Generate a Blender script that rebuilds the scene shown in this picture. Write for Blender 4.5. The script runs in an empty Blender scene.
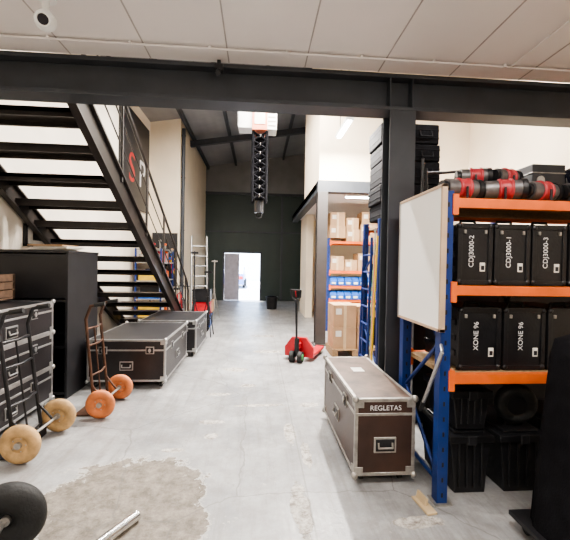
import bpy, math, random
from mathutils import Vector, Matrix, Euler
random.seed(4)
D=bpy.data; C=bpy.context
col=C.scene.collection
try: C.scene.view_settings.look='AgX - Medium High Contrast'
except Exception: pass

# ---------------- materials ----------------
def mat(name,c,rough=0.6,metal=0.0,var=0.12,scale=6.0,bump=0.0,bscale=40.0,emit=None,estr=0.0,spec=None):
    m=D.materials.new(name); m.use_nodes=True
    nt=m.node_tree; b=nt.nodes['Principled BSDF']
    b.inputs['Roughness'].default_value=rough; b.inputs['Metallic'].default_value=metal
    if spec is not None: b.inputs['Specular IOR Level'].default_value=spec
    tc=nt.nodes.new('ShaderNodeTexCoord')
    n=nt.nodes.new('ShaderNodeTexNoise'); n.inputs['Scale'].default_value=scale; n.inputs['Detail'].default_value=5
    nt.links.new(tc.outputs['Object'],n.inputs['Vector'])
    r=nt.nodes.new('ShaderNodeValToRGB')
    lo=[max(0,x*(1-var)) for x in c]; hi=[min(1,x*(1+var)) for x in c]
    r.color_ramp.elements[0].position=0.3; r.color_ramp.elements[1].position=0.7
    r.color_ramp.elements[0].color=(*lo,1); r.color_ramp.elements[1].color=(*hi,1)
    nt.links.new(n.outputs['Fac'],r.inputs['Fac']); nt.links.new(r.outputs['Color'],b.inputs['Base Color'])
    if bump>0:
        n2=nt.nodes.new('ShaderNodeTexNoise'); n2.inputs['Scale'].default_value=bscale
        nt.links.new(tc.outputs['Object'],n2.inputs['Vector'])
        bp=nt.nodes.new('ShaderNodeBump'); bp.inputs['Strength'].default_value=bump; bp.inputs['Distance'].default_value=0.01
        nt.links.new(n2.outputs['Fac'],bp.inputs['Height']); nt.links.new(bp.outputs['Normal'],b.inputs['Normal'])
    if emit:
        b.inputs['Emission Color'].default_value=(*emit,1); b.inputs['Emission Strength'].default_value=estr
    return m
def corrugated(name,c,axis='X',period=0.2,rough=0.5,metal=0.0,st=0.35):
    m=mat(name,c,rough,metal,0.1,2.0)
    nt=m.node_tree; b=nt.nodes['Principled BSDF']
    tc=nt.nodes.new('ShaderNodeTexCoord'); w=nt.nodes.new('ShaderNodeTexWave')
    w.wave_type='BANDS'; w.bands_direction=axis; w.wave_profile='SIN'
    w.inputs['Scale'].default_value=0.314/period; w.inputs['Distortion'].default_value=0
    nt.links.new(tc.outputs['Object'],w.inputs['Vector'])
    bp=nt.nodes.new('ShaderNodeBump'); bp.inputs['Strength'].default_value=st; bp.inputs['Distance'].default_value=0.01
    nt.links.new(w.outputs['Fac'],bp.inputs['Height']); nt.links.new(bp.outputs['Normal'],b.inputs['Normal'])
    return m

STEEL=mat('painted_steel_grey',(0.042,0.047,0.056),0.5,0,0.15,4)
COLBR=mat('column_brown_grey',(0.05,0.043,0.04),0.5)
STAIR=mat('stair_black_steel',(0.024,0.019,0.017),0.42,0,0.3,8)
CREAM=mat('wall_cream',(0.82,0.71,0.55),0.85,0,0.06,1.5,0.1,30)
WHITEW=mat('wall_white',(0.80,0.73,0.63),0.85,0,0.08,1.5,0.1,30)
CEIL=mat('ceiling_panel',(0.76,0.71,0.69),0.5,0,0.04,1.2)
SEAM=mat('seam_strip',(0.40,0.36,0.34),0.6)
GREEN=corrugated('dark_green_cladding',(0.028,0.044,0.038),'X',0.45,0.5)
GREYC=corrugated('grey_cladding',(0.22,0.22,0.22),'X',0.45,0.5)
ROOF=corrugated('roof_cladding',(0.28,0.28,0.29),'X',0.25,0.5,0,0.6)
BLK=mat('black_plastic',(0.012,0.012,0.014),0.38,0,0.3,9,0.15,60)
BLKS=mat('black_satin_board',(0.018,0.018,0.021),0.42,0,0.25,5)
FAB=mat('black_fabric',(0.010,0.010,0.012),0.9,0,0.3,12,0.4,90,spec=0.1)
CASE=mat('case_laminate_black',(0.020,0.018,0.020),0.38,0,0.3,6,0.1,120)
MAR=mat('case_laminate_maroon',(0.045,0.022,0.016),0.38,0,0.25,6,0.1,120)
TOPM=mat('case_top_brown',(0.105,0.066,0.048),0.45,0,0.45,7,0.15,70,spec=0.35)
ALU=mat('aluminium',(0.50,0.50,0.50),0.38,0.85,0.12,20)
ALUD=mat('zinc_worn',(0.40,0.38,0.35),0.42,0.7,0.25,20)
DMET=mat('dark_metal',(0.16,0.15,0.15),0.4,0.6,0.25,20)
CHR=mat('chrome_tube',(0.75,0.75,0.74),0.2,0.95,0.05)
RUB=mat('tyre_rubber',(0.015,0.015,0.015),0.65,0,0.3,20,0.3,60)
ORW=mat('orange_wheel',(0.58,0.19,0.07),0.6,0,0.25,10)
TANW=mat('tan_wheel',(0.50,0.32,0.15),0.75,0,0.3,14,0.3,50)
BLUE=mat('rack_blue',(0.010,0.035,0.17),0.45,0,0.2,6)
BIN=mat('bin_blue',(0.02,0.12,0.48),0.4)
ORG=mat('rack_orange',(0.76,0.15,0.03),0.45,0,0.15,6)
WOOD=mat('chipboard',(0.36,0.24,0.13),0.8,0,0.3,40)
DWOOD=mat('dark_wood',(0.13,0.075,0.045),0.7,0,0.3,20)
CARD=mat('cardboard',(0.48,0.31,0.18),0.85,0,0.12,5)
TAPE=mat('packing_tape',(0.62,0.48,0.30),0.35)
RED=mat('red_paint',(0.50,0.02,0.03),0.4,0,0.15)
PINK=mat('band_red_pink',(0.42,0.04,0.05),0.4,0,0.2)
WHT=mat('white_plastic',(0.8,0.8,0.78),0.4,0,0.03)
WB=mat('whiteboard_surface',(0.90,0.88,0.84),0.3,0,0.03,2)
WBF=mat('whiteboard_frame',(0.50,0.36,0.25),0.5)
HOI=mat('hoist_orange',(0.78,0.25,0.15),0.45)
YEL=mat('yellow_plastic',(0.75,0.50,0.05),0.5)
GRN=mat('green_plastic',(0.05,0.30,0.10),0.5)
DOORM=mat('door_grey',(0.45,0.43,0.50),0.5)
PAPER=mat('paper',(0.75,0.72,0.66),0.8)
GLOW=mat('lamp_tube',(1,1,1),0.5,emit=(1.0,0.97,0.93),estr=45)
GLASS=mat('lens_dark',(0.01,0.01,0.02),0.1)
SKIN_T=mat('text_white',(0.72,0.72,0.72),0.6,0,0.02)
REDT=mat('text_red',(0.45,0.03,0.03),0.5,0,0.02)

# floor
def floor_mat():
    m=D.materials.new('painted_concrete_floor'); m.use_nodes=True
    nt=m.node_tree; L=nt.links.new; b=nt.nodes['Principled BSDF']
    tc=nt.nodes.new('ShaderNodeTexCoord')
    def noise(s,d=6,rg=0.6,vec=None):
        n=nt.nodes.new('ShaderNodeTexNoise'); n.inputs['Scale'].default_value=s; n.inputs['Detail'].default_value=d; n.inputs['Roughness'].default_value=rg
        L(vec or tc.outputs['Object'],n.inputs['Vector']); return n
    def math_(op,a,bv,clamp=False):
        n=nt.nodes.new('ShaderNodeMath'); n.operation=op; n.use_clamp=clamp
        for i,x in enumerate((a,bv)):
            if isinstance(x,(int,float)): n.inputs[i].default_value=x
            else: L(x,n.inputs[i])
        return n.outputs[0]
    def ramp(f,p0,p1,c0,c1):
        r=nt.nodes.new('ShaderNodeValToRGB'); r.color_ramp.elements[0].position=p0; r.color_ramp.elements[1].position=p1
        r.color_ramp.elements[0].color=(*c0,1); r.color_ramp.elements[1].color=(*c1,1); L(f,r.inputs['Fac']); return r.outputs['Color']
    def mix(f,a,bb):
        n=nt.nodes.new('ShaderNodeMixRGB'); 
        if isinstance(f,(int,float)): n.inputs['Fac'].default_value=f
        else: L(f,n.inputs['Fac'])
        for i,x in ((1,a),(2,bb)):
            if isinstance(x,tuple): n.inputs[i].default_value=(*x,1)
            else: L(x,n.inputs[i])
        return n.outputs['Color']
    base=ramp(noise(1.3,8,0.68).outputs['Fac'],0.38,0.62,(0.235,0.237,0.243),(0.43,0.43,0.43))
    fine=ramp(noise(7,10,0.82).outputs['Fac'],0.44,0.58,(0.0,0.0,0.0),(1,1,1))
    c=mix(math_('MULTIPLY',fine,0.42),base,(0.225,0.207,0.19))
    mp=nt.nodes.new('ShaderNodeMapping'); mp.inputs['Scale'].default_value=(7,0.55,1); L(tc.outputs['Object'],mp.inputs['Vector'])
    sc=ramp(noise(1.6,8,0.7,mp.outputs['Vector']).outputs['Fac'],0.50,0.62,(0,0,0),(1,1,1))
    c=mix(math_('MULTIPLY',sc,0.40),c,(0.17,0.155,0.14))
    sx=nt.nodes.new('ShaderNodeSeparateXYZ'); L(tc.outputs['Object'],sx.inputs[0])
    n5=noise(5.5,9,0.75).outputs['Fac']
    def blobs(ps,k):
        total=None
        for (x,y,a,bv) in ps:
            dx=math_('DIVIDE',math_('SUBTRACT',sx.outputs[0],x),a); dy=math_('DIVIDE',math_('SUBTRACT',sx.outputs[1],y),bv)
            r2=math_('ADD',math_('MULTIPLY',dx,dx),math_('MULTIPLY',dy,dy))
            r2=math_('ADD',r2,math_('MULTIPLY',math_('SUBTRACT',n5,0.5),k))
            mk=math_('SUBTRACT',1.1,r2); mk=math_('MULTIPLY',mk,7.0,True)
            total=mk if total is None else math_('MAXIMUM',total,mk)
        return total
    big=blobs([(-0.86,2.42,0.52,0.48),(-1.45,2.2,0.3,0.25),(-0.55,2.15,0.3,0.22),(-0.75,2.0,0.4,0.2)],2.6)
    small=blobs([(-0.42,3.55,0.13,0.05),(-0.40,3.25,0.06,0.06),(-0.66,3.02,0.10,0.03),(0.05,3.95,0.25,0.04),(0.32,3.3,0.05,0.2),
             (0.6,3.95,0.10,0.06),(-0.3,5.3,0.2,0.10),(0.2,6.4,0.25,0.1),(0.30,2.25,0.06,0.25),(1.0,2.1,0.14,0.05),(-0.1,4.6,0.09,0.06),(0.42,2.9,0.04,0.22),(0.15,7.8,0.3,0.1),(-0.45,4.3,0.12,0.05)],5.0)
    con=ramp(noise(10,10,0.82).outputs['Fac'],0.40,0.62,(0.10,0.078,0.058),(0.285,0.25,0.205))
    conl=ramp(noise(14,10,0.8).outputs['Fac'],0.40,0.60,(0.15,0.12,0.095),(0.62,0.59,0.54))
    c=mix(math_('MULTIPLY',big,0.90),c,con)
    c=mix(math_('MULTIPLY',small,0.88),c,conl)
    edge=math_('MULTIPLY',math_('MULTIPLY',big,math_('SUBTRACT',1.0,big)),3.6,True)
    c=mix(math_('MULTIPLY',edge,0.75),c,(0.62,0.60,0.56))
    chips=ramp(noise(3.1,9,0.82).outputs['Fac'],0.63,0.645,(0,0,0),(1,1,1))
    c=mix(math_('MULTIPLY',chips,0.7),c,(0.55,0.52,0.46))
    dk=ramp(noise(2.3,10,0.88).outputs['Fac'],0.36,0.385,(1,1,1),(0,0,0))
    c=mix(math_('MULTIPLY',dk,0.6),c,(0.14,0.12,0.10))
    vo=nt.nodes.new('ShaderNodeTexVoronoi'); vo.feature='DISTANCE_TO_EDGE'; vo.inputs['Scale'].default_value=0.8
    mx=nt.nodes.new('ShaderNodeMixRGB'); mx.inputs['Fac'].default_value=0.12; L(tc.outputs['Object'],mx.inputs[1]); L(noise(3).outputs['Color'],mx.inputs[2]); L(mx.outputs[0],vo.inputs['Vector'])
    cr=math_('LESS_THAN',vo.outputs['Distance'],0.0035)
    c=mix(math_('MULTIPLY',cr,0.5),c,(0.14,0.13,0.12))
    j=math_('LESS_THAN',math_('ABSOLUTE',math_('SUBTRACT',sx.outputs[0],0.36),0),0.006)
    c=mix(math_('MULTIPLY',j,0.5),c,(0.15,0.14,0.13))
    L(c,b.inputs['Base Color'])
    rr=math_('ADD',0.24,math_('MULTIPLY',noise(5).outputs['Fac'],0.26)); rr=math_('ADD',rr,math_('MULTIPLY',math_('MAXIMUM',big,small),0.35))
    L(rr,b.inputs['Roughness'])
    bp=nt.nodes.new('ShaderNodeBump'); bp.inputs['Strength'].default_value=0.35; bp.inputs['Distance'].default_value=0.01
    L(math_('SUBTRACT',noise(25,6).outputs['Fac'],math_('MAXIMUM',big,small)),bp.inputs['Height']); L(bp.outputs['Normal'],b.inputs['Normal'])
    return m
FLOOR=floor_mat()

# ---------------- mesh builder ----------------
class MB:
    def __init__(s,name): s.name=name; s.v=[]; s.f=[]; s.fm=[]; s.sm=[]; s.m=[]
    def mi(s,m):
        if m not in s.m: s.m.append(m)
        return s.m.index(m)
    def add(s,vs,fs,m,smooth=False):
        o=len(s.v); s.v+= [Vector(v) for v in vs]; k=s.mi(m)
        for f in fs: s.f.append([i+o for i in f]); s.fm.append(k); s.sm.append(smooth)
    def box(s,c,d,m,rot=None):
        x,y,z=[q/2 for q in d]
        vs=[Vector(p) for p in ((-x,-y,-z),(x,-y,-z),(x,y,-z),(-x,y,-z),(-x,-y,z),(x,-y,z),(x,y,z),(-x,y,z))]
        if rot: R=Euler(rot).to_matrix(); vs=[R@v for v in vs]
        vs=[v+Vector(c) for v in vs]
        s.add(vs,[(0,3,2,1),(4,5,6,7),(0,1,5,4),(1,2,6,5),(2,3,7,6),(3,0,4,7)],m)
    def bb(s,x0,x1,y0,y1,z0,z1,m): s.box(((x0+x1)/2,(y0+y1)/2,(z0+z1)/2),(abs(x1-x0),abs(y1-y0),abs(z1-z0)),m)
    def frame(s,ax):
        ax=ax.normalized(); u=ax.orthogonal().normalized(); w=ax.cross(u); return u,w
    def cyl(s,a,b,r,m,r1=None,n=16,cap=True):
        a=Vector(a); b=Vector(b); r1=r if r1 is None else r1
        u,w=s.frame(b-a)
        ring=lambda c,rr:[c+u*rr*math.cos(2*math.pi*i/n)+w*rr*math.sin(2*math.pi*i/n) for i in range(n)]
        A=ring(a,r); B=ring(b,r1)
        s.add(A+B,[(i,(i+1)%n,n+(i+1)%n,n+i) for i in range(n)],m,True)
        if cap:
            s.add(A,[tuple(reversed(range(n)))],m); s.add(B,[tuple(range(n))],m)
    def sph(s,c,r,m,sc=(1,1,1),n=12):
        c=Vector(c); vs=[]; fs=[]; k=n//2
        for j in range(k+1):
            t=math.pi*j/k
            for i in range(n):
                p=2*math.pi*i/n; vs.append(c+Vector((r*sc[0]*math.sin(t)*math.cos(p),r*sc[1]*math.sin(t)*math.sin(p),r*sc[2]*math.cos(t))))
        for j in range(k):
            for i in range(n):
                a=j*n+i; b=j*n+(i+1)%n
                if j==0: fs.append((a,a+n,b+n))
                elif j==k-1: fs.append((a,a+n,b))
                else: fs.append((a,a+n,b+n,b))
        s.add(vs,fs,m,True)
    def tube(s,pts,r,m,n=10):
        for a,b in zip(pts[:-1],pts[1:]): s.cyl(a,b,r,m,n=n)
        for p in pts[1:-1]: s.sph(p,r,m,n=8)
    def tor(s,c,ax,R,r,m,n=28,k=10,sq=1.0):
        c=Vector(c); ax=Vector(ax).normalized(); u,w=s.frame(ax); vs=[];fs=[]
        for i in range(n):
            a=2*math.pi*i/n; e=u*math.cos(a)+w*math.sin(a)
            for j in range(k):
                b=2*math.pi*j/k; vs.append(c+e*(R+r*math.cos(b))+ax*r*sq*math.sin(b))
        for i in range(n):
            for j in range(k):
                fs.append((i*k+j,((i+1)%n)*k+j,((i+1)%n)*k+(j+1)%k,i*k+(j+1)%k))
        s.add(vs,fs,m,True)
    def prism(s,poly,axis,a,b,m):
        def P(p,t):
            if axis=='X': return (t,p[0],p[1])
            if axis=='Y': return (p[0],t,p[1])
            return (p[0],p[1],t)
        n=len(poly); vs=[P(p,a) for p in poly]+[P(p,b) for p in poly]
        fs=[tuple(reversed(range(n))),tuple(range(n,2*n))]+[(i,(i+1)%n,n+(i+1)%n,n+i) for i in range(n)]
        s.add(vs,fs,m)
    def xform(s,start,M):
        for i in range(start,len(s.v)): s.v[i]=M@s.v[i]
    def done(s,bevel=0.0,seg=2,fixn=True):
        me=D.meshes.new(s.name); 
        xs=[v.x for v in s.v]; ys=[v.y for v in s.v]; zs=[v.z for v in s.v]
        o=Vector(((min(xs)+max(xs))/2,(min(ys)+max(ys))/2,min(zs))) if s.name!='floor' else Vector((0,0,0))
        me.from_pydata([tuple(v-o) for v in s.v],[],s.f)
        for m in s.m: me.materials.append(m)
        for p,k,sm in zip(me.polygons,s.fm,s.sm): p.material_index=k; p.use_smooth=sm
        import bmesh
        bm=bmesh.new(); bm.from_mesh(me); bmesh.ops.recalc_face_normals(bm,faces=bm.faces); bm.to_mesh(me); bm.free()
        ob=D.objects.new(s.name,me); ob.location=o; col.objects.link(ob)
        if bevel>0:
            b=ob.modifiers.new('bevel','BEVEL'); b.width=bevel; b.segments=seg; b.limit_method='ANGLE'; b.angle_limit=math.radians(50)
        return ob
def text(parent,body,loc,size,m,mode='front',name='lettering'):
    cu=D.curves.new(name,'FONT'); cu.body=body; cu.size=size; cu.align_x='CENTER'; cu.align_y='CENTER'; cu.extrude=0.0008
    cu.materials.append(m); ob=D.objects.new(name,cu); col.objects.link(ob)
    if mode=='front': R=Matrix(((1,0,0),(0,0,-1),(0,1,0)))
    elif mode=='up': R=Matrix(((0,-1,0),(0,0,-1),(1,0,0)))
    elif mode=='px': R=Matrix(((0,0,1),(1,0,0),(0,1,0)))   # faces +X
    ob.parent=parent; ob.rotation_euler=R.to_euler()
    ob.location=Vector(loc)-parent.location
    return ob

# ---------------- room shell ----------------
XL=-3.1; XJ=-2.25; XR=4.2; YB=-3.0; YF=15.5; YJ=10.5
f=MB('floor'); f.bb(XL-0.1,XR+0.1,YB-0.1,YF+0.15,-0.1,0,FLOOR); f.done()
w=MB('wall_left'); w.bb(XL-0.15,XL,YB,YJ,0,6.6,WHITEW); w.bb(XL-0.15,XJ,YJ,YF,0,5.75,CREAM); w.done()
w=MB('wall_right'); w.bb(XR,XR+0.15,YB,YF,0,6.9,CREAM); w.done()
w=MB('wall_rear'); w.bb(XL,XR,YB-0.15,YB,0,6.9,CREAM); w.done()
w=MB('wall_back')
for (a,b,c,d) in ((XJ,-1.47,0,4.55),(0.10,XR,0,4.55),(-1.47,0.10,2.02,4.55)): w.bb(a,b,YF,YF+0.15,c,d,GREEN)
w.bb(XJ,XR,YF,YF+0.15,4.55,6.9,GREYC)
w.done()
t=MB('trim_back'); t.bb(XJ,XR,YF-0.06,YF,4.5,4.6,STEEL); t.bb(XJ,XR,YF-0.04,YF,2.9,2.96,STEEL)
for x in (-1.47,0.12,1.0): t.bb(x-0.04,x+0.04,YF-0.05,YF,0,2.08 if x<0.5 else 4.5,STEEL)
t.bb(-1.5,0.14,YF-0.05,YF,2.02,2.1,STEEL); t.done()
d=MB('door_1'); d.bb(-1.43,-0.80,YF+0.02,YF+0.07,0.01,2.0,DOORM); d.bb(-1.36,-0.87,YF,YF+0.02,1.1,1.9,DOORM); d.bb(-1.36,-0.87,YF,YF+0.02,0.12,0.95,DOORM)
d.cyl((-0.86,YF-0.03,1.0),(-0.86,YF+0.03,1.0),0.02,ALU); d.box((-0.90,YF-0.04,1.0),(0.12,0.02,0.02),ALU); d.done(0.005)
d=MB('door_2'); d.box((0.20,YF+0.56,0.99),(0.05,0.75,1.98),DOORM); d.done(0.004)
r=MB('roof'); r.prism([(XL-0.15,5.5),(XR+0.15,6.75),(XR+0.15,6.9),(XL-0.15,5.65)],'Y',YB-0.15,YF+0.15,ROOF); r.done()
rz=lambda x:5.5+(x-XL+0.15)*1.25/(XR-XL+0.3)
t=MB('roof_beams')
for x in (-2.15,-1.0,0.15,1.0,2.6): t.bb(x-0.04,x+0.04,3.4,YF,rz(x)-0.14,rz(x)+0.0,STEEL)
for y in (8.3,12.0): t.prism([(XL,rz(XL)-0.32),(XR,rz(XR)-0.32),(XR,rz(XR)-0.14),(XL,rz(XL)-0.14)],'Y',y-0.07,y+0.07,STEEL)
t.done()
c=MB('ceiling'); c.bb(XL,XR,YB,3.08,3.24,3.42,CEIL)
for i in range(-4,7): x=-0.27+0.64*i; c.bb(x-0.005,x+0.005,YB,3.08,3.236,3.24,SEAM)
c.done()
b=MB('steel_beam')
b.bb(XL,XR,3.08,3.28,3.20,3.235,STEEL); b.bb(XL,XR,3.08,3.28,2.92,2.95,STEEL); b.bb(XL,XR,3.165,3.195,2.95,3.20,STEEL)
for x in (1.13,1.33): b.bb(x-0.006,x+0.006,3.085,3.17,2.95,3.2,STEEL)
b.done(0.003)
def hcol(name,x0,x1,y0,y1,z1,m):
    k=MB(name); k.bb(x0,x1,y0,y0+0.02,0,z1,m); k.bb(x0,x1,y1-0.02,y1,0,z1,m); xm=(x0+x1)/2; k.bb(xm-0.01,xm+0.01,y0+0.02,y1-0.02,0,z1,m)
    k.bb(x0-0.04,x1+0.04,y0-0.04,y1+0.04,0,0.02,m)
    for sx in (x0-0.02,x1+0.02):
        for sy in (y0-0.02,y1+0.02): k.cyl((sx,sy,0.02),(sx,sy,0.045),0.012,ALUD,n=6)
    return k.done(0.003)
hcol('steel_column',1.13,1.36,3.08,3.28,2.92,STEEL)
hcol('steel_column',1.13,1.33,6.9,7.1,2.98,COLBR)
c=MB('mezzanine_floor'); c.bb(1.13,XR,7.1,12,3.06,3.2,CEIL); c.bb(1.13,XR,6.9,7.1,2.98,3.2,STEEL); c.bb(1.13,1.3,7.1,12,2.98,3.2,STEEL); c.done()
w=MB('wall_upper'); w.bb(1.16,XR,6.98,7.08,3.2,rz(1.16)+0.05,CREAM); w.bb(1.16,1.26,7.08,9.2,3.2,rz(1.16),CREAM); w.done()
w=MB('wall_partition'); w.bb(1.5,XR,12.0,12.12,0,3.06,CREAM); w.bb(1.42,1.62,10.6,12.0,0,3.06,CREAM); w.done()
g=MB('ground_outside'); g.bb(-14,14,YF+0.15,40,-0.12,-0.02,mat('asphalt_light',(0.65,0.63,0.60),0.9,0,0.1,1)); g.done()
g=MB('wall_outside'); g.bb(-10,10,36,36.2,-0.02,4.5,mat('render_white',(0.88,0.87,0.85),0.9,0,0.05,1)); g.done()

k=MB('cable_conduit'); k.cyl((XL+0.02,2.86,3.222),(XR-0.02,2.86,3.222),0.008,CEIL)
k.cyl((2.06,-1,3.222),(2.06,2.86,3.222),0.008,CEIL)
for i in range(12): k.box((XL+0.3+0.6*i,2.86,3.226),(0.02,0.035,0.026),CEIL)
k.done()
k=MB('security_camera'); k.cyl((-1.36,2.4,3.24),(-1.36,2.4,3.20),0.06,WHT,n=24); k.cyl((-1.36,2.4,3.20),(-1.36,2.4,3.10),0.022,WHT)
k.sph((-1.35,2.38,3.05),0.062,WHT,(1,1,1),20); k.cyl((-1.34,2.35,3.035),(-1.325,2.31,3.015),0.038,GLASS,n=20); k.tor((-1.325,2.31,3.015),(0.3,-0.8,-0.4),0.036,0.006,WHT)
k.done()
k=MB('motion_sensor'); k.box((-0.35,3.04,3.17),(0.07,0.05,0.06),BLK); k.cyl((-0.35,3.04,3.15),(-0.35,2.98,3.10),0.022,BLK); k.box((-0.35,3.05,3.22),(0.03,0.03,0.04),BLK); k.done(0.004)

def tube_lamp(x,y,z,L,power,axis='X',hang=0.0):
    k=MB('ceiling_lamp')
    dx,dy=(L/2,0.06) if axis=='X' else (0.06,L/2)
    k.bb(x-dx,x+dx,y-dy,y+dy,z-0.04,z,WHT)
    e=(L/2-0.03,0.03) if axis=='X' else (0.03,L/2-0.03)
    k.bb(x-e[0],x+e[0],y-e[1],y+e[1],z-0.06,z-0.04,GLOW)
    if hang:
        for s in (-1,1):
            px,py=(x+s*dx*0.7,y) if axis=='X' else (x,y+s*dy*0.7)
            k.cyl((px,py,z),(px,py,z+hang),0.006,BLK,n=6)
    ob=k.done()
    l=D.lights.new('lamp_light','AREA'); l.shape='RECTANGLE'; l.size=L if axis=='X' else 0.1; l.size_y=0.1 if axis=='X' else L; l.energy=power; l.color=(1,0.945,0.88)
    lo=D.objects.new('lamp_light',l); col.objects.link(lo); lo.parent=ob; lo.location=Vector((x,y,z-0.075))-ob.location
for (x,y,p) in ((-1.4,0.9,30),(1.1,0.9,52),(0,-1.6,42),(2.9,0.2,14)): tube_lamp(x,y,3.23,1.3,p)
for (x,y,z,p) in ((-0.9,4.6,4.95,210),(-0.9,7.75,5.35,290),(0.5,6.2,5.1,240),(2.9,5.0,4.95,120)): tube_lamp(x,y,z,1.5,p,'X',rz(x)-z)  # extra lamps added to light the hall, kept unseen behind the beam
tube_lamp(1.38,5.9,3.85,0.8,420,'Y',rz(1.38)-3.85)
tube_lamp(2.4,7.5,3.05,1.2,70)  # added lamp brightening the space under the mezzanine, hidden by its edge beam
tube_lamp(2.6,3.9,4.4,1.2,40,'X',rz(2.6)-4.4)

# ---------------- stairs ----------------
st=MB('staircase'); sl=0.586
for x,dp in ((-1.68,0.32),(-3.03,0.24)):
    st.prism([(3.30,3.30),(3.30,3.30-dp),(8.86-dp*1.78,0.0),(8.86,0.0)],'X',x,x+0.02,STAIR)
    for (b,y2) in ((3.30,8.86),(3.30-dp,8.88-dp*1.78)):
        st.prism([(3.30,b),(3.30,b-0.028),(y2-0.04,0),(y2+0.0,0)],'X',x-0.02,x+0.06,STAIR)
for i in range(1,14):
    y=3.2+0.384*i; z=3.22-0.225*i
    st.bb(-3.01,-1.66,y-0.03,y+0.27,z-0.045,z,STAIR)
    st.bb(-3.01,-1.66,y-0.03,y-0.0,z-0.085,z,STAIR); st.bb(-3.01,-1.66,y+0.24,y+0.27,z-0.09,z,STAIR)
zt=lambda y:3.30-sl*(y-3.3)
for i in range(6):
    y=3.5+i*0.98; st.cyl((-1.65,y,zt(y)-0.1),(-1.65,y,zt(y)+0.92),0.017,STAIR)
st.tube([(-1.65,3.35,zt(3.35)+0.92),(-1.65,8.5,zt(8.5)+0.92),(-1.65,8.72,0.9),(-1.65,8.72,0.1)],0.021,STAIR)
for h in (0.32,0.62): st.cyl((-1.65,3.5,zt(3.5)+h),(-1.65,8.45,zt(8.45)+h),0.009,STAIR)
st.done()

k=MB('wall_sign'); k.bb(XL,XL+0.04,8.2,10.3,2.9,5.2,BLKS); ob=k.done(0.004)
text(ob,'S',(XL+0.043,8.95,3.8),1.0,REDT,'px'); text(ob,'P',(XL+0.043,9.70,3.8),1.0,SKIN_T,'px')

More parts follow.
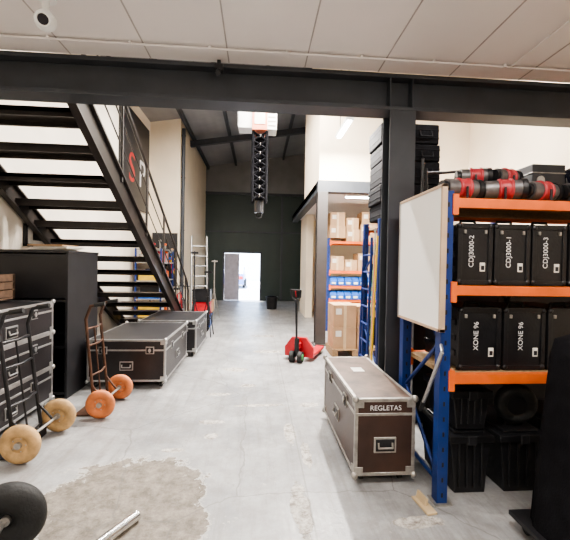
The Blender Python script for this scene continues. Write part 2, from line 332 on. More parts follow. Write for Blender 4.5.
# ---------------- flight cases ----------------
def flight_case(name,x0,x1,y0,y1,z0,z1,body,top=None,caster=0.09,lid=0.28,latches=True,alu=ALU,label=None,wedge=0.020):
    k=MB(name); zb=z0+caster
    k.bb(x0,x1,y0,y1,zb,z1,body)
    if top: k.bb(x0+0.01,x1-0.01,y0+0.01,y1-0.01,z1-0.01,z1+0.003,top)
    e=wedge; o=0.004
    for x in (x0,x1):
        for y in (y0,y1):
            sx=1 if x==x0 else -1; sy=1 if y==y0 else -1
            k.bb(x-sx*o,x+sx*e,y-sy*o,y+sy*e,zb,z1,alu)
        sx=1 if x==x0 else -1
        for z,sz in ((zb,1),(z1,-1)): k.bb(x-sx*o,x+sx*e,y0,y1,z-sz*o,z+sz*e,alu)
    for y,sy in ((y0,1),(y1,-1)):
        for z,sz in ((zb,1),(z1,-1)): k.bb(x0,x1,y-sy*o,y+sy*e,z-sz*o,z+sz*e,alu)
    zl=z1-lid*(z1-zb)
    k.bb(x0-0.005,x1+0.005,y0-0.005,y1+0.005,zl-0.010,zl+0.010,alu)
    for x in (x0,x1):
        for y in (y0,y1):
            for z in (zb,z1):
                k.sph((x,y,z),0.026,alu,n=10)
                sx=1 if x==x0 else -1; sy=1 if y==y0 else -1; sz=1 if z==zb else -1
                k.box((x+sx*0.03,y-sy*0.003,z+sz*0.03),(0.06,0.008,0.06),alu)
                k.box((x-sx*0.003,y+sy*0.03,z+sz*0.03),(0.008,0.06,0.06),alu)
    def latch(c,nx,ny):
        if ny: 
            k.box(c,(0.10,0.012,0.09),alu); k.box((c[0],c[1]+ny*0.008,c[2]),(0.080,0.01,0.070),BLK)
            k.box((c[0],c[1]+ny*0.013,c[2]),(0.02,0.012,0.05),alu); k.cyl((c[0],c[1]+ny*0.008,c[2]),(c[0],c[1]+ny*0.02,c[2]),0.018,alu)
        else:
            k.box(c,(0.012,0.10,0.09),alu); k.box((c[0]+nx*0.008,c[1],c[2]),(0.01,0.080,0.070),BLK)
            k.box((c[0]+nx*0.013,c[1],c[2]),(0.012,0.02,0.05),alu); k.cyl((c[0]+nx*0.008,c[1],c[2]),(c[0]+nx*0.02,c[1],c[2]),0.018,alu)
    def handle(c,nx,ny):
        if ny:
            k.box(c,(0.16,0.012,0.11),alu); k.box((c[0],c[1]+ny*0.006,c[2]),(0.135,0.008,0.085),BLK)
            k.tube([(c[0]-0.05,c[1]+ny*0.012,c[2]+0.02),(c[0]-0.05,c[1]+ny*0.02,c[2]-0.015),(c[0]+0.05,c[1]+ny*0.02,c[2]-0.015),(c[0]+0.05,c[1]+ny*0.012,c[2]+0.02)],0.007,alu,n=8)
        else:
            k.box(c,(0.012,0.16,0.11),alu); k.box((c[0]+nx*0.006,c[1],c[2]),(0.008,0.135,0.085),BLK)
            k.tube([(c[0]+nx*0.012,c[1]-0.05,c[2]+0.02),(c[0]+nx*0.02,c[1]-0.05,c[2]-0.015),(c[0]+nx*0.02,c[1]+0.05,c[2]-0.015),(c[0]+nx*0.012,c[1]+0.05,c[2]+0.02)],0.007,alu,n=8)
    if latches:
        W=x1-x0; Lh=y1-y0; zm=zb+(zl-zb)*0.5
        for y,ny in ((y0,-1),(y1,1)):
            handle(((x0+x1)/2,y+ny*0.004,zm),0,ny)
            if W>0.6:
                for tt in (0.2,0.8): latch((x0+W*tt,y+ny*0.004,zl),0,ny)
        for x,nx in ((x0,-1),(x1,1)):
            for tt in (0.25,0.75): latch((x+nx*0.004,y0+Lh*tt,zl),nx,0)
            handle((x+nx*0.004,(y0+y1)/2,zm),nx,0)
    if caster>0.05:
        for x in (x0+0.07,x1-0.07):
            for y in (y0+0.08,y1-0.08):
                r=caster*0.42
                k.box((x,y,zb-0.008),(0.09,0.09,0.014),ALUD)
                k.cyl((x-0.014,y+0.012,z0+r),(x+0.014,y+0.012,z0+r),r,RUB,n=20)
                for s in (-1,1): k.box((x+s*0.02,y+0.008,z0+r+0.014),(0.004,0.04,caster-r-0.01),ALUD)
    return k.done(0.0015,1)
ob=flight_case('flight_case',0.70,1.13,2.47,3.62,0,0.615,MAR,TOPM,0.075,0.20,alu=ALUD)
text(ob,'REGLETAS',(0.915,2.462,0.553),0.050,SKIN_T)
k=MB('label_sheet'); k.bb(0.86,0.96,3.12,3.24,0.6185,0.6195,PAPER); o2=k.done(); o2.parent=ob; o2.location=o2.location-ob.location
flight_case('flight_case',-2.05,-1.12,4.52,5.84,0,0.60,CASE,BLKS,0.09,0.25)
flight_case('flight_case',-1.92,-1.0,6.02,7.2,0,0.60,CASE,BLKS,0.09,0.25)
flight_case('flight_case',-2.98,-2.17,2.7,4.0,0,0.42,CASE,BLKS,0.09,0.3)
flight_case('flight_case',-2.98,-2.17,2.7,4.0,0.426,0.79,CASE,BLKS,0.0,0.3)
flight_case('flight_case',-2.98,-2.17,2.7,4.0,0.796,1.12,CASE,BLKS,0.0,0.3)
k=MB('wooden_crate'); a,b_,c_,d_=-2.95,-2.52,3.5,3.95
k.bb(a,b_,c_,d_,1.15,1.17,DWOOD)
for z in (1.21,1.29,1.37): 
    k.bb(a,b_,c_,c_+0.015,z-0.035,z+0.035,DWOOD); k.bb(a,b_,d_-0.015,d_,z-0.035,z+0.035,DWOOD)
    k.bb(a,a+0.015,c_+0.015,d_-0.015,z-0.035,z+0.035,DWOOD); k.bb(b_-0.015,b_,c_+0.015,d_-0.015,z-0.035,z+0.035,DWOOD)
for x in (a+0.02,b_-0.02):
    for y in (c_+0.02,d_-0.02): k.bb(x-0.02,x+0.02,y-0.02,y+0.02,1.15,1.41,DWOOD)
k.done(0.002)

k=MB('storage_cabinet'); x0,x1,y0,y1,zt_=-2.95,-2.12,4.2,4.95,1.64
k.bb(x0,x0+0.03,y0,y1,0,zt_,BLKS); k.bb(x1-0.03,x1,y0,y1,0,zt_,BLKS); k.bb(x0,x1,y1-0.02,y1,0,zt_,BLKS)
for z in (0.06,0.58,1.1,1.61): k.bb(x0+0.03,x1-0.03,y0+0.01,y1-0.02,z-0.015,z+0.015,BLKS)
k.bb(x0-0.01,x1+0.01,y0-0.01,y1+0.005,zt_,zt_+0.03,BLKS); k.bb(x0+0.03,x1-0.03,y0+0.02,y0+0.04,1.13,1.6,BLKS)
k.done(0.003)
k=MB('document_stack')
zz=1.672
for i in range(7):
    h=random.choice((0.006,0.012,0.016)); k.box((-2.42+random.uniform(-.04,.04),4.5+random.uniform(-.03,.03),zz+h/2),(0.42,0.3,h),random.choice((PAPER,CARD,PAPER,BLKS)),(0,0,random.uniform(-.2,.2))); zz+=h
k.done()
k=MB('picture_frame')
ya,yb,za,zb_=5.0,5.6,1.74,2.04
for (q0,q1,r0,r1) in ((ya,yb,za,za+0.035),(ya,yb,zb_-0.035,zb_),(ya,ya+0.05,za,zb_),(yb-0.05,yb,za,zb_)): k.bb(XL,XL+0.035,q0,q1,r0,r1,BLK)
k.bb(XL,XL+0.02,ya+0.04,yb-0.04,za+0.03,zb_-0.03,PAPER); k.bb(XL+0.02,XL+0.022,ya+0.18,yb-0.18,za+0.09,zb_-0.09,BLKS); k.done()

# ---------------- hand trucks ----------------
def wheel(k,c,R,tread,m,hubm,wd=0.05):
    x,y,z=c
    k.tor(c,(0,1,0),R-tread,tread,m,32,12,wd/ (2*tread))
    k.cyl((x,y-0.018,z),(x,y+0.018,z),R-tread*1.5,hubm,n=24)
    k.cyl((x,y-0.04,z),(x,y+0.04,z),0.025,ALUD)
    for a in range(5):
        an=a*2*math.pi/5; k.sph((x+0.05*math.cos(an),y-0.019,z+0.05*math.sin(an)),0.006,ALUD,n=6); k.sph((x+0.05*math.cos(an),y+0.019,z+0.05*math.sin(an)),0.006,ALUD,n=6)
def hand_truck(y0,y1,xw,R,tm,hm,lean,H,framem=BLK,tr=0.32,yaw=0.0):
    k=MB('hand_truck'); ym=(y0+y1)/2
    for y in (y0,y1): wheel(k,(xw,y,R+0.002),R,R*tr,tm,hm,R*tr*1.6)
    k.cyl((xw,y0-0.03,R),(xw,y1+0.03,R),0.012,ALUD)
    a,b=y0+0.09,y1-0.09; xb=xw-0.09
    X=lambda z: xb-lean*z
    for y in (a,b):
        k.tube([(X(0.03),y,0.03),(X(H-0.15),y,H-0.15),(X(H)+0.06,y,H-0.02),(X(H)+0.14,y,H)],0.015,framem)
        k.cyl((X(H)+0.10,y,H-0.008),(X(H)+0.20,y,H+0.01),0.020,RUB)
        k.cyl((X(0.3),y,0.3),(xw,y,R),0.010,framem); k.cyl((X(0.05),y,0.06),(xw,y,R),0.010,framem)
    for z in (0.12,0.4,0.7,H-0.25): 
        k.tube([(X(z),a,z),(X(z)+0.03,ym,z),(X(z),b,z)],0.011,framem)
    k.cyl((X(0.12),ym,0.12),(X(H-0.25),ym,H-0.25),0.008,framem)
    k.box((X(0.0)-0.09,ym,0.012),(0.2,b-a+0.08,0.008),framem); k.box((X(0)+0.01,ym,0.06),(0.008,b-a+0.08,0.1),framem)
    if yaw: k.xform(0,Matrix.Translation((xw,y1,0))@Matrix.Rotation(yaw,4,'Z')@Matrix.Translation((-xw,-y1,0)))
    return k.done()
hand_truck(2.86,3.39,-1.78,0.150,TANW,TANW,0.13,1.15)
hand_truck(3.66,4.17,-1.53,0.142,ORW,ORW,0.10,1.12,mat('rusty_tube',(0.09,0.045,0.028),0.5,0.4,0.4,12))
hand_truck(1.47,1.99,-1.30,0.185,RUB,BLKS,0.10,1.15,CHR,0.42,math.radians(12))
k=MB('chrome_pipe'); k.cyl((-0.70,2.20,0.030),(-0.88,1.90,0.030),0.030,CHR,n=20); k.tor((-0.70,2.20,0.030),(0.18,0.30,0),0.026,0.004,CHR); k.tor((-0.88,1.90,0.030),(0.18,0.30,0),0.026,0.004,CHR); k.done()

# ---------------- near pallet rack ----------------
def rack(name,x0,x1,y0,y1,H,levels,pm=BLUE,bm=ORG,post=0.07):
    k=MB(name)
    for x in (x0,x1-post):
        for y in (y0,y1-post):
            k.bb(x,x+post,y,y+post,0.008,H,pm); k.bb(x-0.02,x+post+0.03,y-0.02,y+post+0.02,0,0.008,ALUD)
            for i in range(int(H/0.1)): k.box((x+post/2,y-0.0005,0.06+0.1*i),(0.014,0.002,0.03),BLK)
        xm=x+post/2; z=0.15; up=True
        ya,yb=y0+post,y1-post
        while z+0.45<H:
            k.cyl((xm,ya if up else yb,z),(xm,yb if up else ya,z+0.45),0.014,pm,n=8); z+=0.45; up=not up
        k.cyl((xm,ya,0.12),(xm,yb,0.12),0.014,pm,n=8)
    for z in levels:
        for y in (y0-0.005,y1-0.045):
            k.bb(x0+post,x1-post,y,y+0.05,z-0.028,z+0.035,bm)
            k.bb(x0+post-0.01,x0+post+0.03,y-0.004,y+0.05,z-0.075,z+0.06,bm)
            k.bb(x1-post-0.03,x1-post+0.01,y-0.004,y+0.05,z-0.075,z+0.06,bm)
        k.bb(x0+post+0.002,x1-post-0.002,y0+0.045,y1-0.045,z+0.0,z+0.033,WOOD)
    return k.done(0.002,1)
RY0,RY1=2.25,2.92
rack('pallet_rack',1.19,3.6,RY0,RY1,2.05,(0.82,1.40,1.97))
k=MB('whiteboard'); k.bb(1.155,1.175,2.20,2.87,1.15,2.07,WB)
k.bb(1.150,1.186,2.19,2.21,1.14,2.08,WBF); k.bb(1.150,1.186,2.86,2.88,1.14,2.08,ALU); k.bb(1.150,1.186,2.19,2.88,2.06,2.08,WBF); k.bb(1.150,1.186,2.19,2.88,1.14,1.16,WBF)
k.done(0.002)
def gear_case(x0,x1,z,h,y0=2.33,dep=0.5,label=None):
    k=MB('equipment_case'); y1=y0+dep
    k.bb(x0+0.008,x1-0.008,y0+0.008,y1,z+0.012,z+h,BLK)
    for x in (x0,x1-0.03):
        k.bb(x,x+0.03,y0,y0+0.03,z,z+h+0.004,BLK)
    for zz_ in (z,z+h-0.026): k.bb(x0,x1,y0,y0+0.03,zz_,zz_+0.03,BLK)
    for i in range(3):
        zc=z+h*(0.25+0.25*i); k.bb(x0-0.004,x0+0.02,y0+0.05,y1,zc-0.02,zc+0.02,BLK); k.bb(x1-0.02,x1+0.004,y0+0.05,y1,zc-0.02,zc+0.02,BLK)
    for x in (x0+0.015,x1-0.015):
        for q in (z+0.02,z+h-0.015): k.sph((x,y0+0.012,q),0.022,BLK,n=10)
    xm=(x0+x1)/2
    k.tube([(xm-0.06,y0+0.1,z+h),(xm-0.05,y0+0.1,z+h+0.03),(xm+0.05,y0+0.1,z+h+0.03),(xm+0.06,y0+0.1,z+h)],0.009,RUB,n=8)
    k.bb(x1-0.085,x1-0.05,y0+0.002,y0+0.012,z+0.09,z+0.15,PAPER); k.bb(x1-0.079,x1-0.056,y0+0.0,y0+0.004,z+0.10,z+0.13,BLK)
    for x in (x0+0.05,x1-0.05): k.bb(x-0.008,x+0.008,y0-0.003,y0+0.01,z+h*0.84,z+h*0.9,ALUD)
    ob=k.done(0.006,2)
    if label: text(ob,label,(xm-0.025,y0+0.004,z+h*0.55),0.048,SKIN_T,'up')
    return ob
gear_case(1.34,1.585,1.439,0.41,label='CDJ3000-2'); gear_case(1.60,1.855,1.439,0.41,label='CDJ3000-1'); gear_case(1.87,2.12,1.439,0.41,label='CDJ3000-3'); gear_case(2.14,2.40,1.439,0.41)
gear_case(1.36,1.66,0.859,0.42,label='XONE 96'); gear_case(1.68,1.98,0.859,0.42,label='XONE 96'); gear_case(2.0,2.3,0.859,0.42); 
gear_case(2.5,2.9,0.859,0.42); gear_case(2.5,2.9,1.439,0.42)
def tub(x0,x1,y0,y1,z0,z1):
    k=MB('storage_tub'); t=0.03
    k.prism([(x0+t,z0),(x1-t,z0),(x1,z1-0.05),(x0,z1-0.05)],'Y',y0,y1,BLK)
    k.bb(x0-0.02,x1+0.02,y0-0.02,y1+0.02,z1-0.05,z1,BLK); k.bb(x0+0.03,x1-0.03,y0+0.02,y1-0.02,z1,z1+0.02,BLK)
    for i in range(4):
        x=x0+0.06+(x1-x0-0.12)*i/3; k.bb(x-0.008,x+0.008,y0-0.012,y0,z0+0.04,z1-0.05,BLK)
    k.bb((x0+x1)/2-0.03,(x0+x1)/2+0.03,y0-0.03,y0-0.01,z1-0.06,z1+0.005,BLKS)
    k.done(0.008)
tub(1.34,1.62,2.36,2.8,0,0.40); tub(1.70,2.02,2.36,2.84,0,0.40); tub(2.1,2.6,2.36,2.84,0,0.45); tub(1.36,1.62,2.38,2.78,0.43,0.70)
k=MB('spare_tyre'); k.tor((1.86,2.44,0.585),(0.2,1,0.1),0.10,0.045,RUB,36,12); k.cyl((1.855,2.415,0.585),(1.865,2.465,0.585),0.07,BLKS,n=24)
k.box((1.86,2.50,0.46),(0.14,0.08,0.075),BLK)
k.done()
k=MB('metal_pole'); k.cyl((1.155,2.16,1.02),(1.158,2.40,0.62),0.012,ALU); k.cyl((1.158,2.40,0.62),(1.16,2.44,0.55),0.017,BLK); 
k.cyl((1.155,2.16,1.02),(1.19,2.24,1.05),0.010,ALU); k.cyl((1.16,2.44,0.55),(1.2,2.46,0.55),0.010,ALU); k.done()
k=MB('cardboard_scrap'); k.box((1.10,2.24,0.008),(0.07,0.18,0.014),TAPE,(0,0,0.15)); k.box((1.10,2.27,0.035),(0.02,0.1,0.05),TAPE,(0,0.2,0.15)); k.done(0.003)
def par(x,y,z,ang,band,L=0.22,R=0.062):
    k=MB('stage_light')
    k.cyl((-L/2,0,0),(L/2,0,0),R,DMET,n=24); k.cyl((L/2,0,0),(L/2+0.03,0,0),R*1.12,BLK,n=24); k.cyl((-L/2-0.03,0,0),(-L/2,0,0),R*0.8,BLK,n=24)
    k.tor((-0.02,0,0),(1,0,0),R,0.012,band); k.tor((0.05,0,0),(1,0,0),R,0.012,band); k.cyl((-0.02,0,0),(0.05,0,0),R*1.08,band,n=24)
    k.tube([(0,-R-0.02,0),(0,-R-0.02,-R-0.015),(0,R+0.02,-R-0.015),(0,R+0.02,0)],0.008,BLK,n=8)
    k.xform(0,Matrix.Translation((x,y,z+R+0.025))@Matrix.Rotation(ang,4,'Z'))
    k.done()
for a in ((1.37,2.38,2.006,0.1),(1.66,2.36,2.006,-0.35),(1.95,2.38,2.006,0.25),(2.25,2.38,2.006,0.1)): par(*a,PINK)
k=MB('equipment_case'); k.bb(1.44,2.3,2.52,2.86,2.005,2.16,BLKS)
for x in (1.5,1.85,2.2): k.box((x,2.515,2.10),(0.05,0.012,0.05),ALUD)
k.bb(1.435,2.305,2.515,2.865,2.115,2.125,ALUD); k.done(0.005)
for a in ((1.62,2.64,2.163,-0.25),(1.86,2.62,2.163,0.3)): par(*a,PINK,0.18,0.058)
k=MB('equipment_case'); k.bb(2.04,2.3,2.56,2.8,2.165,2.34,BLKS); k.bb(2.035,2.305,2.555,2.805,2.27,2.28,ALUD); k.cyl((2.1,2.55,2.22),(2.1,2.56,2.22),0.03,ALUD); k.done(0.005)
k=MB('moving_head_light')
k.bb(2.36,2.60,2.56,2.8,2.005,2.09,BLK); k.bb(2.36,2.39,2.62,2.74,2.09,2.30,BLK); k.bb(2.57,2.60,2.62,2.74,2.09,2.30,BLK)
k.cyl((2.40,2.6,2.25),(2.56,2.76,2.32),0.085,BLK,0.07,24); k.cyl((2.395,2.595,2.248),(2.40,2.6,2.25),0.07,GLASS,n=24); k.done(0.006)
k=MB('lighting_stand')
k.cyl((1.30,2.80,2.005),(1.30,2.80,2.42),0.012,BLK); k.cyl((1.36,2.83,2.005),(1.33,2.8,2.34),0.010,BLK); k.cyl((1.27,2.70,2.02),(1.30,2.8,2.25),0.010,BLK); k.tube([(1.30,2.8,2.30),(1.55,2.89,2.34),(1.9,2.89,2.38)],0.012,BLK)
k.done()

for i in range(3):
    for j in range(2):
        flight_case('flight_case',1.55+j*0.98,2.48+j*0.98,3.45,4.1,0.006+i*0.64,0.63+i*0.64,CASE,BLKS,0.0,0.3,latches=False,alu=BLKS)  # made-up black cases, added to darken the gaps behind the rack

k=MB('covered_speaker_cart'); DX=-0.13
def ringpts(z,x0,x1,y0,y1,wob):
    pts=[]; n=40
    for i in range(n):
        a=2*math.pi*i/n; ca,sa=math.cos(a),math.sin(a); p=0.35
        px=math.copysign(abs(ca)**p,ca); py=math.copysign(abs(sa)**p,sa)
        q=1+wob*math.sin(a*9+z*3)
        pts.append(((x0+x1)/2+(x1-x0)/2*px*q+DX,(y0+y1)/2+(y1-y0)/2*py*q,z))
    return pts
lv=[(0.10,1.70,2.45,1.42,2.0,0.02),(0.4,1.72,2.43,1.44,2.0,0.015),(0.8,1.755,2.4,1.46,1.98,0.01),(1.05,1.775,2.38,1.48,1.97,0.005),(1.16,1.79,2.36,1.50,1.95,0.002),(1.19,1.84,2.3,1.56,1.9,0)]
vs=[]; 
for q in lv: vs+=ringpts(*q)
n=40; fs=[(j*n+i,j*n+(i+1)%n,(j+1)*n+(i+1)%n,(j+1)*n+i) for j in range(len(lv)-1) for i in range(n)]
fs.append(tuple(range((len(lv)-1)*n,len(lv)*n)))
k.add(vs,fs,FAB,True)
k.bb(1.66+DX,2.5+DX,1.38,2.04,0.075,0.10,BLKS)
for x in (1.73+DX,2.42+DX):
    for y in (1.45,1.97):
        k.cyl((x-0.014,y,0.035),(x+0.014,y,0.035),0.035,RUB,n=20); k.box((x,y,0.07),(0.06,0.06,0.012),ALUD)
k.done()

# ---------------- mid-right things ----------------
rack('pallet_rack',1.62,3.3,4.75,5.5,2.2,(0.35,1.2,2.1))
def sack(name,x0,x1,y0,y1,z0,z1,m=FAB):
    k=MB(name); k.bb(x0,x1,y0,y1,z0,z1,m)
    for zz in (0.3,0.7): k.bb(x0-0.004,x1+0.004,y0-0.004,y1+0.004,z0+(z1-z0)*zz-0.02,z0+(z1-z0)*zz+0.02,FAB)
    k.tube([((x0+x1)/2-0.08,y0-0.005,z1-0.1),((x0+x1)/2-0.08,y0-0.035,z1-0.18),((x0+x1)/2+0.08,y0-0.035,z1-0.18),((x0+x1)/2+0.08,y0-0.005,z1-0.1)],0.012,FAB,n=8)
    return k.done(0.03,3)
for z0,z1 in ((1.24,1.6),(0.39,0.8)):
    for j in range(3): sack('equipment_bag',1.72+j*0.49,2.19+j*0.49,4.83,5.40,z0,z1-random.uniform(0,0.03))
zz=2.14
for h in (0.30,0.26,0.32,0.24,0.28):
    o1=random.uniform(-0.03,0.03)
    for j in range(2): sack('equipment_bag',1.66+j*0.42+o1,2.06+j*0.42+o1,4.85,5.42,zz if zz>2.2 else 2.21,zz+h-0.006)
    zz+=h
def ladder(name,p0,p1,wv,m,n,r=0.016,side=(1,0,0)):
    k=MB(name); p0=Vector(p0); p1=Vector(p1); s=Vector(side).normalized()*wv/2
    for q in (-1,1): k.cyl(p0+s*q,p1+s*q,r*1.2,m,n=8)
    for i in range(1,n): c=p0.lerp(p1,i/n); k.cyl(c-s,c+s,r*0.8,m,n=8)
    return k
k=ladder('step_ladder',(1.50,4.98,0.02),(1.56,5.05,1.95),0.36,BLUE,8,side=(0,1,0)); k.done()
k=MB('leaning_poles')
for i,(m,h) in enumerate(((YEL,1.95),(ORG,1.7),(ALU,2.05),(GRN,1.5))): k.cyl((1.44+0.02*i,4.45+0.07*i,0.01),(1.55,4.6+0.05*i,h),0.013,m,n=10)
k.done()

def cartons(lst):
    for (x0,x1,y0,y1,z0,z1) in lst:
        k=MB('cardboard_box'); k.bb(x0,x1,y0,y1,z0,z1,CARD)
        xm=(x0+x1)/2
        k.bb(xm-0.025,xm+0.025,y0-0.002,y1+0.002,z0+0.001,z1+0.002,TAPE)
        k.bb(x0+0.04,x0+0.14,y0-0.003,y0,z1-0.16,z1-0.06,PAPER); k.bb(xm-0.003,xm+0.003,y0,y1,z1,z1+0.004,CARD)
        k.done(0.004)
cartons([(1.30,1.70,6.05,6.55,0.13,0.50),(1.72,2.12,6.05,6.55,0.13,0.50),(1.30,1.70,6.05,6.55,0.505,0.88),(1.72,2.12,6.07,6.57,0.505,0.86)])
k=MB('wooden_pallet')
for i in range(5): k.bb(1.28,2.14,6.02+0.12*i,6.11+0.12*i,0.105,0.128,WOOD)
for x in (1.28,1.63,2.04): k.bb(x,x+0.1,6.02,6.6,0,0.105,WOOD)
k.done(0.002)
rack('pallet_rack',1.62,3.4,8.4,9.0,2.2,(0.35,0.72,1.05,1.40,2.1))
for r_,z in enumerate((0.758,1.088)):
    for i in range(9):
        x=1.71+0.175*i; k=MB('storage_bin')
        k.prism([(8.38,z),(8.75,z),(8.75,z+0.2),(8.5,z+0.2),(8.38,z+0.11)],'X',x,x+0.16,BIN); k.bb(x+0.03,x+0.13,8.37,8.385,z+0.03,z+0.08,PAPER); k.bb(x-0.003,x+0.163,8.5,8.76,z+0.19,z+0.205,BIN)
        k.done(0.004)
cartons([(1.72,2.04,8.45,8.9,1.44,1.78),(2.06,2.36,8.45,8.9,1.44,1.70),(2.38,2.72,8.45,8.9,1.44,1.86),(2.74,3.2,8.45,8.9,1.44,1.8),(1.68,2.06,8.42,8.95,2.21,2.5),(2.08,2.4,8.42,8.95,2.138,2.42),(2.42,2.9,8.42,8.95,2.138,2.55),(1.70,2.05,8.45,8.9,2.505,2.82),(2.46,2.86,8.45,8.9,2.56,2.85),(2.08,2.38,8.45,8.9,2.425,2.70)])
for i in range(4): sack('equipment_bag',1.72+0.32*i,2.01+0.32*i,8.45,8.9,0.388,0.66)

k=MB('pallet_jack')
for s in (-1,1):
    k.bb(s*0.17-0.07,s*0.17+0.07,0.15,0.85,0.065,0.11,RED); k.cyl((s*0.17-0.05,0.78,0.042),(s*0.17+0.05,0.78,0.042),0.04,WHT)
k.prism([(-0.24,0.065),(0.24,0.065),(0.24,0.22),(0.12,0.38),(-0.12,0.38),(-0.24,0.22)],'Y',0.10,0.16,RED)
k.cyl((0,0.0,0.10),(0,0.0,0.38),0.04,BLK); k.box((0,0.06,0.26),(0.10,0.14,0.08),RED)
for s in (-1,1): k.cyl((s*0.035,-0.02,0.092),(s*0.10,-0.02,0.092),0.09,RUB,n=24); k.cyl((s*0.10,-0.02,0.092),(s*0.106,-0.02,0.092),0.05,GRN,n=20)
k.tube([(0,-0.02,0.36),(0,-0.07,0.98)],0.018,BLK)
k.tube([(0,-0.07,0.98),(-0.07,-0.085,1.05),(-0.08,-0.095,1.16),(0.08,-0.095,1.16),(0.07,-0.085,1.05),(0,-0.07,0.98)],0.013,BLK)
k.cyl((0,-0.085,1.05),(0,-0.12,1.14),0.008,RED)
k.xform(0,Matrix.Translation((0.64,5.70,0))@Matrix.Rotation(math.radians(-24),4,'Z')); k.done(0.004)

k=MB('chain_hoist'); hx,hy=-0.05,7.0
z0=4.08
k.bb(hx-0.10,hx+0.18,hy-0.2,hy+0.2,z0,z0+0.50,HOI); k.bb(hx+0.18,hx+0.36,hy-0.17,hy+0.17,z0+0.02,z0+0.52,WHT); k.bb(hx-0.36,hx-0.10,hy-0.16,hy+0.16,z0+0.04,z0+0.46,WHT)
k.bb(hx-0.38,hx-0.36,hy-0.1,hy+0.1,z0+0.1,z0+0.4,ALU)
for i in range(5): k.bb(hx+0.2,hx+0.34,hy-0.178,hy-0.17,z0+0.08+i*0.08,z0+0.11+i*0.08,ALUD)
k.cyl((hx,hy,z0+0.5),(hx,hy,4.9),0.02,BLK); k.box((hx,hy,4.82),(0.2,0.14,0.12),BLK); k.bb(hx-0.06,hx+0.14,hy-0.21,hy-0.198,z0+0.1,z0+0.35,PAPER)
cx=hx+0.05; w_=0.13
for sx in (-1,1):
    for sy in (-1,1): k.cyl((cx+sx*w_,hy+sy*w_,2.75),(cx+sx*w_,hy+sy*w_,z0),0.028,FAB,n=8)
for i in range(8):
    z=2.78+i*0.16
    for sy in (-1,1):
        k.cyl((cx-w_,hy+sy*w_,z),(cx+w_,hy+sy*w_,z+0.16),0.020,FAB,n=6); k.cyl((cx+w_,hy+sy*w_,z),(cx-w_,hy+sy*w_,z+0.16),0.020,FAB,n=6)
    for sx in (-1,1): k.cyl((cx+sx*w_,hy-w_,z),(cx+sx*w_,hy+w_,z+0.16),0.020,FAB,n=6)
    k.bb(cx-0.08,cx+0.08,hy-0.07,hy+0.07,z,z+0.13,FAB)
    k.tor((cx,hy-0.15,z+0.08),(1,0.3,0),0.03,0.008,ALUD,12,6)
k.cyl((cx,hy,2.55),(cx,hy,2.78),0.09,BLK); k.tor((cx,hy,2.50),(0,1,0),0.05,0.014,BLK)
k.done(0.006)
b=MB('crane_beam'); b.bb(XL,1.16,6.92,7.08,4.9,4.93,STEEL); b.bb(XL,1.16,6.92,7.08,5.12,5.15,STEEL); b.bb(XL,1.16,6.99,7.01,4.93,5.12,STEEL); b.done()

# far-left clutter
k=ladder('aluminium_ladder',(-1.66,10.45,0.02),(-1.74,10.8,2.35),0.45,ALU,8,0.024,(1,0.35,0))
k.cyl((-2.02,11.2,0.02),(-1.95,10.75,2.3),0.022,ALU,n=8); k.cyl((-1.54,11.35,0.02),(-1.55,10.87,2.3),0.022,ALU,n=8); k.done()
k=MB('tool_shelf')
for x in (-2.95,-2.35):
    for y in (8.95,10.15): k.bb(x-0.02,x+0.02,y-0.02,y+0.02,0,1.9,BLUE)
for z in (0.2,0.65,1.1,1.55,1.88): k.bb(-2.97,-2.33,8.93,10.17,z-0.015,z+0.015,ALUD)
cm=[RED,BIN,YEL,BLK,BLK,ORG,CARD,WHT,DWOOD,ALUD]
for z in (0.215,0.665,1.115,1.565):
    y=9.0
    while y<10.0:
        w_=random.uniform(0.1,0.22); h=random.uniform(0.12,0.36); k.bb(-2.9,-2.4+random.uniform(-.04,.05),y,y+w_-0.015,z,z+h,random.choice(cm)); k.bb(-2.85,-2.45,y+0.02,y+w_-0.04,z+h,z+h+0.02,random.choice(cm)); y+=w_
k.done(0.004)
k=MB('tool_board'); k.bb(-3.0,-2.3,10.455,10.495,0.9,2.4,BLKS)
for i in range(22):
    x=-2.97+random.uniform(0,0.6); z=random.uniform(1.0,2.0); h=random.uniform(0.15,0.35); m=random.choice(cm)
    k.bb(x,x+0.035,10.42,10.455,z,z+h,m); k.cyl((x+0.017,10.40,z+h),(x+0.017,10.455,z+h),0.035,random.choice(cm),n=10)
k.done()
def tripod(x,y,h,m=BLK,a0=0.3):
    k=MB('lighting_stand')
    k.cyl((x,y,0.35),(x,y,h),0.016,m); k.cyl((x,y,0.75),(x,y,0.85),0.028,m)
    for i in range(3):
        a=a0+i*2*math.pi/3; e=(x+0.2*math.cos(a),y+0.2*math.sin(a),0.012)
        k.cyl((x+0.02*math.cos(a),y+0.02*math.sin(a),0.75),e,0.011,m,n=8); k.cyl((x,y,0.38),(x+0.11*math.cos(a),y+0.11*math.sin(a),0.37),0.008,m,n=8)
    k.box((x,y,h+0.02),(0.16,0.03,0.04),m); k.sph((x,y,h+0.04),0.02,m,n=8)
    k.done()
tripod(-1.32,7.62,1.75); tripod(-1.05,7.75,1.35,BLK,1.0); tripod(-1.22,10.25,1.6,ALUD,0.8)
k=MB('bicycle')
for y in (8.85,9.65): k.tor((-1.98,y,0.34),(1,0,0),0.31,0.022,RUB,36,8); k.tor((-1.98,y,0.34),(1,0,0),0.285,0.01,ALU,36,6); k.cyl((-2.03,y,0.34),(-1.93,y,0.34),0.02,ALU)
for y in (8.85,9.65):
    for i in range(10):
        a=i*math.pi/5; k.cyl((-1.98,y,0.34),(-1.98,y+0.285*math.cos(a),0.34+0.285*math.sin(a)),0.002,ALU,n=4)
X_=-1.98; A=(X_,9.22,0.3);Bp=(X_,9.1,0.78);Cp=(X_,9.5,0.80)
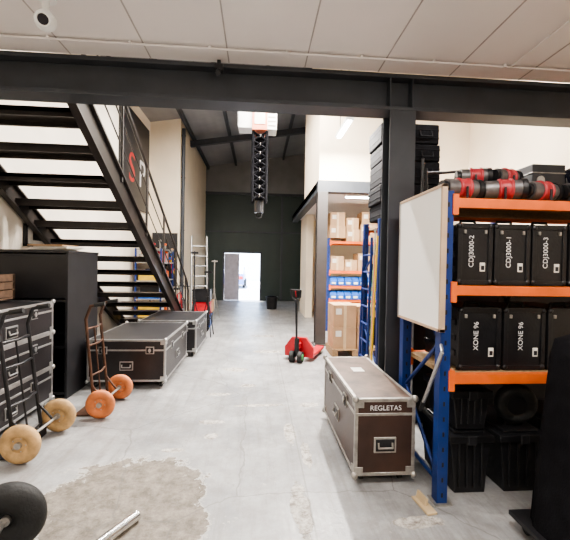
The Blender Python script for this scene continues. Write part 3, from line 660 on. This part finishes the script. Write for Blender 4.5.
for p,q in ((A,Bp),(A,Cp),(Bp,Cp),(A,(X_,8.85,0.34)),(Bp,(X_,8.85,0.34)),(Cp,(X_,9.65,0.34))): k.cyl(p,q,0.016,RED,n=8)
k.cyl(Bp,(X_,9.07,0.9),0.012,ALU); k.box((X_,9.05,0.92),(0.12,0.26,0.05),BLK); k.cyl(Cp,(X_,9.48,0.95),0.012,ALU); k.tube([(X_-0.24,9.42,0.96),(X_,9.5,0.96),(X_+0.24,9.42,0.96)],0.012,BLK); k.tor((X_+0.03,9.22,0.3),(1,0,0),0.08,0.006,ALU)
k.done()
sack('duffel_bag',-1.54,-1.12,8.1,8.55,0,0.42)
for (x,y,z,m) in ((-1.36,9.0,0,BIN),(-1.36,9.02,0.31,RED),(-1.36,8.99,0.62,BLK),(-1.38,9.55,0,BLK),(-1.36,9.5,0.31,CARD)):
    k=MB('storage_crate'); 
    k.bb(x-0.2,x+0.2,y-0.15,y+0.15,z,z+0.02,m)
    for s in (-1,1): k.bb(x+s*0.2-0.01,x+s*0.2+0.01,y-0.15,y+0.15,z,z+0.3,m); k.bb(x-0.2,x+0.2,y+s*0.15-0.01,y+s*0.15+0.01,z,z+0.3,m)
    k.bb(x-0.22,x+0.22,y-0.17,y-0.14,z+0.27,z+0.3,m); k.bb(x-0.22,x+0.22,y+0.14,y+0.17,z+0.27,z+0.3,m); k.bb(x-0.16,x+0.16,y-0.1,y+0.1,z+0.02,z+0.27,random.choice((BLK,ALUD,YEL))); k.done(0.004)
k=MB('waste_bin'); k.cyl((0.5,12.6,0),(0.5,12.6,0.42),0.17,BLK,0.21,24); k.tor((0.5,12.6,0.42),(0,0,1),0.21,0.015,BLK); k.sph((0.5,12.6,0.40),0.2,FAB,(1,1,0.35),16); k.done()
k=MB('drain_pipe'); k.cyl((-2.18,10.56,0),(-2.18,10.56,5.4),0.05,STEEL)
for z in (1,2.5,4,5.2): k.tor((-2.18,10.56,z),(0,0,1),0.052,0.012,STEEL)
k.done()
k=MB('parked_car')
PC=mat('car_paint_blue',(0.10,0.18,0.45),0.3)
k.prism([(-1.9,0.25),(1.9,0.25),(1.95,0.7),(1.4,0.85),(0.7,1.35),(-1.2,1.4),(-1.8,0.95),(-1.95,0.7)],'X',-0.75,0.85,PC)
k.prism([(0.62,1.27),(1.2,0.88),(-1.5,0.92),(-1.15,1.3)],'X',-0.76,0.86,GLASS)
k.bb(-0.7,-0.4,-1.97,-1.9,0.6,0.8,RED);k.bb(0.5,0.8,-1.97,-1.9,0.6,0.8,RED)
for x in (-0.75,0.85):
    for y in (-1.2,1.2): k.tor((x,y,0.28),(1,0,0),0.2,0.09,RUB); k.cyl((x-0.06,y,0.28),(x+0.06,y,0.28),0.17,ALU)
k.xform(0,Matrix.Translation((-1.75,25,-0.02))); k.done(0.03)

# ---------------- world, sun, camera ----------------
w=D.worlds.new('world'); C.scene.world=w; w.use_nodes=True
nt=w.node_tree; bg=nt.nodes['Background']; sk=nt.nodes.new('ShaderNodeTexSky'); sk.sky_type='NISHITA'; sk.sun_elevation=math.radians(50); sk.sun_rotation=math.radians(200); sk.sun_disc=False
nt.links.new(sk.outputs[0],bg.inputs[0]); bg.inputs[1].default_value=2.5
s=D.lights.new('sun','SUN'); s.energy=30; s.angle=0.02; s.color=(1,0.97,0.93); so=D.objects.new('sun',s); col.objects.link(so); so.location=(2,22,12)
so.rotation_euler=Vector((0.15,-0.35,-1.0)).to_track_quat('-Z','Y').to_euler()
cam=D.cameras.new('camera'); co=D.objects.new('camera',cam); col.objects.link(co)
cam.sensor_width=36; cam.lens=360/570*36; cam.clip_start=0.05
co.location=(0,0,1.55)
co.rotation_euler=(Matrix.Rotation(math.radians(-4.3),3,'Z')@Matrix.Rotation(math.radians(90-0.8),3,'X')@Matrix.Rotation(math.radians(1.0),3,'Z')).to_euler()
C.scene.camera=co
